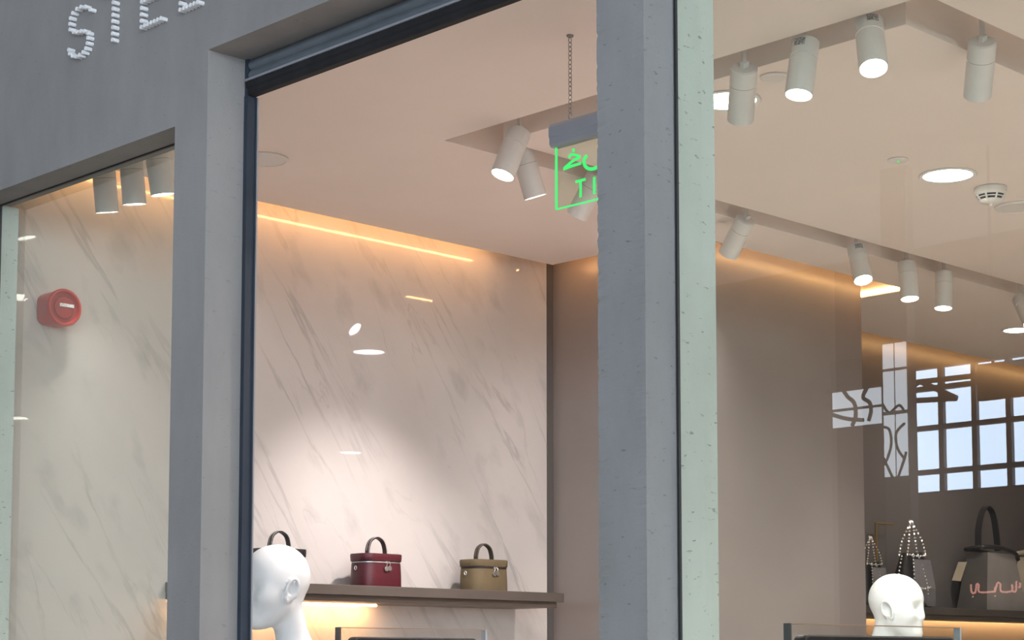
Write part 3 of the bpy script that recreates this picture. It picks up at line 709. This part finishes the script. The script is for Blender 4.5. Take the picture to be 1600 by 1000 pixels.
def mannequin_mesh():
    h = 0.0048
    lo, hi = np.array([-0.25, -0.27, -0.72]), np.array([0.14, 0.27, 0.15])
    n = np.ceil((hi - lo) / h).astype(int)
    X, Y, Z = np.meshgrid(*[lo[i] + h*np.arange(n[i]) for i in range(3)], indexing='ij')
    AY = np.abs(Y)
    def ell(c, r, y=Y):
        k0 = np.sqrt(((X-c[0])/r[0])**2 + ((y-c[1])/r[1])**2 + ((Z-c[2])/r[2])**2)
        k1 = np.sqrt(((X-c[0])/r[0]**2)**2 + ((y-c[1])/r[1]**2)**2 + ((Z-c[2])/r[2]**2)**2)
        return k0*(k0-1)/np.maximum(k1, 1e-6)
    def cap(a, b, ra, rb, y=Y):
        a, b = np.array(a), np.array(b); d = b-a
        t = np.clip(((X-a[0])*d[0] + (y-a[1])*d[1] + (Z-a[2])*d[2]) / d.dot(d), 0, 1)
        return np.sqrt((X-a[0]-t*d[0])**2 + (y-a[1]-t*d[1])**2 + (Z-a[2]-t*d[2])**2) - (ra + (rb-ra)*t)
    def su(a, b, k): q = np.clip(0.5 + 0.5*(b-a)/k, 0, 1); return b*(1-q) + a*q - k*q*(1-q)
    def ss(a, b, k): return -su(-a, b, k)       # a minus b
    D = ell((-0.018, 0, 0.030), (0.100, 0.077, 0.096))
    D = su(D, ell((0.026, 0, 0.012), (0.066, 0.068, 0.085)), 0.04)
    D = su(D, ell((0.030, 0, -0.055), (0.058, 0.055, 0.070)), 0.035)
    D = su(D, cap((-0.008, 0.048, -0.055), (0.055, 0.016, -0.104), 0.018, 0.019, AY), 0.03)
    D = su(D, ell((0.070, 0, -0.104), (0.022, 0.024, 0.018)), 0.02)
    D = ss(D, ell((0.112, 0.036, -0.012), (0.036, 0.026, 0.020), AY), 0.028)
    D = su(D, cap((0.084, 0, 0.002), (0.093, 0, -0.040), 0.008, 0.010), 0.018)
    D = su(D, cap((0.082, 0.0, -0.068), (0.080, 0.018, -0.070), 0.009, 0.005, AY), 0.012)
    D = su(D, cap((0.080, 0.0, -0.081), (0.078, 0.014, -0.081), 0.009, 0.005, AY), 0.010)
    D = su(D, ell((0.048, 0.050, -0.035), (0.028, 0.018, 0.024), AY), 0.03)          # cheekbone
    # neck, shoulders, torso
    D = su(D, cap((-0.040, 0, -0.05), (-0.085, 0, -0.215), 0.047, 0.052), 0.03)
    D = su(D, cap((-0.092, 0.02, -0.24), (-0.098, 0.165, -0.285), 0.055, 0.048, AY), 0.06)
    D = su(D, ell((-0.085, 0, -0.42), (0.105, 0.155, 0.21)), 0.06)
    D = su(D, ell((-0.085, 0, -0.62), (0.098, 0.135, 0.10)), 0.08)
    # ears
    ear = None; pts = []
    for k in range(11):
        a = math.radians(205 - 27*k)       # from front, over the top, down the back to the lobe
        pts.append((-0.014 + 0.022*math.cos(a) - 0.005*math.sin(a), 0.0775 + 0.0125*math.sin(max(0, min(PI, (k)/10*PI))), -0.016 + 0.036*math.sin(a)))
    for p, q in zip(pts[:-1], pts[1:]):
        c = cap(p, q, 0.0058, 0.0058, AY); ear = c if ear is None else np.minimum(ear, c)
    D = su(D, ell((-0.016, 0.073, -0.014), (0.021, 0.010, 0.033), AY), 0.008)
    D = ss(D, ell((-0.013, 0.091, -0.010), (0.0155, 0.021, 0.025), AY), 0.005)
    D = su(D, ear, 0.006)
    V, F = surface_nets(D, lo, h)
    me = bpy.data.meshes.new('body'); me.from_pydata(V.tolist(), [], F.tolist())
    bm = bmesh.new(); bm.from_mesh(me); bmesh.ops.smooth_vert(bm, verts=bm.verts, factor=0.35, use_axis_x=True, use_axis_y=True, use_axis_z=True)
    bmesh.ops.recalc_face_normals(bm, faces=bm.faces); bm.to_mesh(me); bm.free()
    for p in me.polygons: p.use_smooth = True
    me.materials.append(M_MANNEQ); return me
MAN = mannequin_mesh()
def mannequin(x, y, zc, yaw, label):
    t = thing('mannequin', label, 'mannequin', (x, y, 0), yaw, 'white abstract mannequins')
    b = bpy.data.objects.new('body', MAN); COL.objects.link(b); b.parent = t; b.location = (0, 0, zc)
    MB().lathe([(0.014, 0.012), (0.014, zc - 0.66)], 16, (-0.085, 0, 0)).build('pole', M_SILVER, t, smooth=True)
    MB().lathe([(0.16, 0.0), (0.16, 0.008), (0.155, 0.012), (0.014, 0.012)], 40, (-0.085, 0, 0)).build('base_plate', M_WHITEPL, t, smooth=True)
    return t
mannequin(-4.404, 3.326, 1.779, math.radians(-97), 'white mannequin with a bare head by the doorway, facing left')
mannequin(-4.0, 6.0, 1.768, math.atan2(0.22, 0.93), 'white mannequin with a bare head deeper in the shop, facing right')

# ------------------------------------------------------------------ anti-theft gates
def gate(x, y0, y1, zt, label):
    t = thing('security_gate', label, 'security gate', (x, y0, 0), 0, 'acrylic security gates at the doorway')
    w = y1 - y0
    MB().box(-0.008, 0.008, 0.0, w, 0.02, zt).build('acrylic_panel', M_ACRYL, t)
    MB().box(-0.0095, 0.0095, -0.002, 0.004, 0.02, zt).build('near_edge', M_ACRDARK, t)
    MB().box(-0.0095, 0.0095, w - 0.004, w + 0.002, 0.02, zt).build('far_edge', M_ACREDGE, t)
    MB().box(-0.0085, 0.0085, 0.004, w - 0.004, zt - 0.0018, zt + 0.0004).build('top_edge', M_ACREDGE2, t)
    c = MB().loft([[(sx, p[0] + w/2 + 0.002, p[1] + (zt - 0.026)/2) for p in rrect(w - 0.085, zt - 0.026, 0.02, 0, 5)] for sx in (-0.018, 0.018)]).build('antenna_core', M_BLACK, t, bevel=0.004)
    MB().tube(smoothpath([(0.0185, w*0.50, zt - 0.047), (0.0185, w*0.55, zt - 0.040), (0.0185, w*0.60, zt - 0.043), (0.0185, w*0.615, zt - 0.055)], 4), 0.0012, 6).build('logo_arc', M_LABEL, c)
    MB().box(-0.06, 0.06, -0.01, w + 0.01, 0, 0.03).build('foot', M_ALU, t, bevel=0.004)
    return t
gate(-4.0, 3.245, 3.808, 1.651, 'clear acrylic security gate with black core by the left mannequin')
gate(-2.62, 3.47, 4.20, 1.644, 'clear acrylic security gate with black core behind the large window')

# ------------------------------------------------------------------ far handbags
def chain_line(mb, pts, r=0.0056, step=0.0125):
    P = smoothpath(pts, 10); last = None; k = 0
    for p in P:
        if last is None or (p - last).length >= step:
            s = (1.25, 0.8, 0.9) if k % 2 else (0.75, 1.2, 1.15)
            mb.bead(p, r, s); last = p; k += 1
def chain_tote(y, label, body_m, x=-5.36, sc=1.0):
    t = thing('chain_handbag', label, 'handbag', (x, y, SHZ), 0, 'chain trimmed handbags on the far shelf')
    t.scale = (sc, sc, sc)
    prof = [(0.0, 0.250, 0.10), (0.02, 0.262, 0.115), (0.10, 0.262, 0.11), (0.18, 0.235, 0.085), (0.25, 0.190, 0.055), (0.285, 0.16, 0.04)]
    rings = []
    for z, w, d in prof: rings.append([(p[0], p[1], z + 0.012*math.sin(p[1]*40)*(z/0.285)) for p in rrect(d, w, min(d, w)*0.42, 0, 6)])
    MB().loft(rings).build('body', body_m, t, smooth=True, angle=70)
    # flap folds on the front
    fl = MB()
    for a, b in ((-0.052, 0.02), (0.03, 0.095)):
        fl.loft([[(0.046, a, 0.25), (0.05, b, 0.25), (0.047, b, 0.25), (0.043, a, 0.25)], [(0.066, a-0.02, 0.10), (0.070, b+0.015, 0.10), (0.06, b+0.015, 0.10), (0.056, a-0.02, 0.10)], [(0.066, a-0.02, 0.008), (0.066, b+0.015, 0.008), (0.055, b+0.015, 0.008), (0.055, a-0.02, 0.008)]])
    fl.build('fold', M_GREYBAG, t)
    tr = MB()
    chain_line(tr, [(0.0, -0.13, 0.01), (0.0, -0.134, 0.10), (0.0, -0.12, 0.18), (0.0, -0.09, 0.27)])
    chain_line(tr, [(0.01, 0.13, 0.01), (0.01, 0.136, 0.10), (0.01, 0.122, 0.18), (0.01, 0.09, 0.27)])
    chain_line(tr, [(0.052, -0.075, 0.01), (0.062, -0.075, 0.10), (0.052, -0.062, 0.2), (0.035, -0.04, 0.28)])
    chain_line(tr, [(0.058, 0.045, 0.02), (0.066, 0.04, 0.10), (0.056, 0.02, 0.19), (0.036, 0.0, 0.28)])
    chain_line(tr, [(0.064, -0.075, 0.115), (0.070, -0.01, 0.098), (0.066, 0.07, 0.108), (0.04, 0.125, 0.12)])
    chain_line(tr, [(0.03, -0.085, 0.275), (0.036, 0.0, 0.268), (0.03, 0.085, 0.275)])
    tr.build('chain_trim', M_SILVER, t)
    hd = MB()
    for xx, off in ((0.03, -0.012), (-0.02, 0.012)):
        chain_line(hd, [(xx, -0.085, 0.272), (xx*0.8, -0.06, 0.35), (xx*0.3, off-0.014, 0.435), (0, off, 0.455), (xx*0.3, off+0.014, 0.435), (xx*0.8, 0.06, 0.35), (xx, 0.085, 0.272)], 0.0060)
    hd.build('chain_handle', M_SILVER, t)
    return t
chain_tote(8.17, 'grey handbag edged with silver chain behind the far mannequin', M_BLK)
b2 = chain_tote(7.80, 'black handbag with chain trim half hidden by the taupe casing', M_BLK, sc=0.78)

st = thing('display_stand', 'thin gold rod stand behind the silver chain handbag', 'stand', (-5.475, 8.02, SHZ))
MB().tube([(0, 0, 0), (0, 0, 0.44)], 0.005, 8).build('upright', M_GOLD, st)
MB().tube([(0, 0, 0.44), (0, 0.16, 0.44)], 0.004, 8).build('arm', M_GOLD, st)
MB().lathe([(0.03, 0), (0.03, 0.005), (0.028, 0.006)], 24).build('foot', M_GOLD, st)

def tote(y, label, front_m, side_m, strap_m, x=-5.37, tag_=True):
    t = thing('tote_bag', label, 'handbag', (x, y, SHZ), 0, 'tall tote bags on the far shelf')
    d0, w0, d1, w1, h = 0.19, 0.42, 0.13, 0.28, 0.315
    v = lambda sx, sy, k: ((d0+(d1-d0)*k)/2*sx, (w0+(w1-w0)*k)/2*sy, h*k)
    bm_ = MB()
    def panel(name, c, nrm, m_, th=0.006, par=t):
        n = Vector(nrm).normalized()*th; c = [Vector(q) for q in c]
        mb = MB().loft([[q for q in c], [q - n for q in c]])
        return mb.build(name, m_, par, bevel=0.002)
    panel('front_panel', [v(1,-1,0), v(1,1,0), v(1,1,1), v(1,-1,1)], (1, 0, 0.1), front_m)
    panel('back_panel', [v(-1,-1,0), v(-1,1,0), v(-1,1,1), v(-1,-1,1)], (-1, 0, 0.1), front_m)
    panel('side_panel', [v(-1,-1,0), v(1,-1,0), v(1,-1,1), v(-1,-1,1)], (0, -1, 0.1), side_m)
    panel('side_panel', [v(-1,1,0), v(1,1,0), v(1,1,1), v(-1,1,1)], (0, 1, 0.1), side_m)
    MB().box(-d0/2+.004, d0/2-.004, -w0/2+.004, w0/2-.004, 0, 0.006).build('base', side_m, t)
    # dark rolled rim strap
    rim = MB()
    rim.tube(smoothpath([(-0.06, -0.16, 0.335), (0.03, -0.155, 0.345), (0.075, -0.06, 0.345), (0.078, 0.04, 0.335), (0.07, 0.14, 0.318), (0.05, 0.20, 0.29)], 5), 0.012, 8, taper=None)
    rim.tube(smoothpath([(-0.06, -0.16, 0.335), (-0.065, 0.0, 0.335), (-0.055, 0.14, 0.318)], 5), 0.011, 8)
    HO = -0.06
    rim.build('rim_strap', strap_m, t, smooth=True)
    P = smoothpath([(0.02, HO-0.10, 0.33), (0.02, HO-0.095, 0.44), (0.02, HO-0.055, 0.535), (0.02, HO, 0.57), (0.02, HO+0.055, 0.535), (0.02, HO+0.085, 0.44), (0.02, HO+0.10, 0.33)], 6)
    nd = [(0, p.y - HO, max(0.0, p.z - 0.44)*1.2 + 0.001) for p in P]
    MB().ribbon(P, (1, 0, 0), 0.036, nd, 0.007).build('handle', strap_m, t, smooth=True)
    if tag_:
        MB().loft([[(-0.125,-0.197,0.165),(-0.125,-0.200,0.165),(-0.070,-0.200,0.160),(-0.070,-0.197,0.160)],[(-0.105,-0.160,0.268),(-0.105,-0.163,0.268),(-0.052,-0.163,0.265),(-0.052,-0.160,0.265)]]).build('swing_tag', M_TAGC, t)
    return t
tote(8.96, 'tall grey tote bag with a black loop handle and beige tag', M_TOTE, M_TOTESIDE, M_BLK)
tote(9.50, 'cream tote bag cut by the right edge of the picture', M_CREAM, M_CREAM, M_CREAM, tag_=False)

# ------------------------------------------------------------------ things across the mall, mirrored in the large window
nb = thing('neon_sign', 'pink neon script sign across the mall, mirrored in the large window', 'neon sign', (-12.28, -14.1, 2.43))
def NW(x, z, dy=0.0): return Vector((x, dy, z))
ns = MB()
u = 0.0085
for pts in ([(0, 0.10), (0.01, 0), (0.06, 0), (0.08, 0.09), (0.11, 0.09), (0.12, 0.0), (0.30, 0.0), (0.33, 0.0), (0.335, 0.06)],
            [(0.335, 0.0), (0.37, 0.10), (0.41, 0.09), (0.42, 0.0), (0.56, 0.0), (0.57, 0.08)], [(0.57, 0.0), (0.62, 0.0), (0.63, 0.12)], [(0.66, 0.04), (0.68, 0.05), (0.68, 0.10)],
            [(0.02, -0.05), (0.03, -0.06)], [(0.33, -0.05), (0.34, -0.055)]):
    ns.tube(smoothpath([NW(a, b) for a, b in pts], 5), 0.012, 6)
ns.build('tube', M_NEON, nb, smooth=True)
MB().box(-0.2, 0.9, -0.12, -0.04, -0.3, 0.4).build('backing', M_BOARD, nb)

bd = thing('hanging_board', 'dark board hanging across the mall, mirrored in the large window', 'board', (-11.5, -14.1, 4.80))
MB().box(-0.6, 1.2, -0.05, 0.05, 0, 0.45).build('panel', M_BOARD, bd)
for xx in (-0.4, 1.0): MB().tube([(xx, 0, 0.45), (xx, 0, 3.2)], 0.02, 8).build('rod', M_BOARD, bd)
# lit shop fascia, and a steel column with its sheen put in as glow
fa = thing('shop_fascia', 'pale lit fascia band across the mall, mirrored beside the taupe casing', 'fascia', (-14.6, -14.1, 4.66))
MB().box(0.30, 1.06, 0, 0.02, 0, 0.21).build('lower_band', M_BAND, fa)
MB().box(0.30, 1.06, 0, 0.02, 0.25, 0.47).build('upper_band', M_BAND, fa)
for pts in ([(0.5, 0.47), (0.57, 0.38), (0.66, 0.30), (0.68, 0.12), (0.62, 0.0)], [(0.86, 0.47), (0.80, 0.36), (0.90, 0.28), (0.92, 0.16), (0.88, 0.04)], [(0.3, 0.18), (0.55, 0.10), (0.8, 0.06)]):
    MB().tube(smoothpath([Vector((a, 0.04, b)) for a, b in pts], 6), 0.028, 6).build('cable', M_BOARD, fa, smooth=True)
MB().box(0.25, 1.06, -0.2, -0.02, -4.66, 0.9).build('backing', M_BOARD, fa)
gs = thing('sheen_column', 'narrow steel column across the mall, its sheen put in as glow, mirrored in the large window', 'shaft', (-13.50, -14.1, 0))
for x0, x1 in ((0.0, 0.155), (0.185, 0.35)):
    for z0, z1 in ((3.95, 4.75), (4.80, 5.32), (5.36, 5.68)):
        MB().box(x0, x1, 0, 0.02, z0, z1).build('pane', M_BAND, gs)  # bright reflections in the steel, put in as glowing strips
for pts in ([(0.02, 4.1), (0.12, 4.35), (0.10, 4.55), (0.02, 4.6)], [(0.33, 4.15), (0.22, 4.3), (0.20, 4.5), (0.33, 4.62)], [(0.0, 4.9), (0.1, 4.78), (0.25, 4.86), (0.34, 4.76)], [(0.0, 4.2), (0.09, 4.02), (0.15, 3.9)], [(0.35, 4.25), (0.27, 4.05), (0.2, 3.9)]):
    MB().tube(smoothpath([Vector((a, 0.04, b)) for a, b in pts], 6), 0.018, 6).build('strap', M_BOARD, gs, smooth=True)  # dark wavy reflections of the steel, shaped as curved tubes
MB().box(-0.01, 0.36, -0.2, -0.01, 0, 8).build('core', M_MALLWALL, gs)
tr = thing('steel_truss', 'dark steel truss in front of the mall window, mirrored in the large window', 'truss', (-18.0, -20.5, 5.95))
for pts in ([(-1.0, 0.36), (3.2, 0.30)], [(-1.0, 0.12), (1.6, -0.02)], [(-0.8, 0.36), (0.2, 0.02)], [(0.2, 0.02), (0.9, 0.34)], [(0.9, 0.34), (1.6, -0.02)]):
    MB().tube([Vector((a, 0, b)) for a, b in pts], 0.05, 6).build('member', M_BOARD, tr)
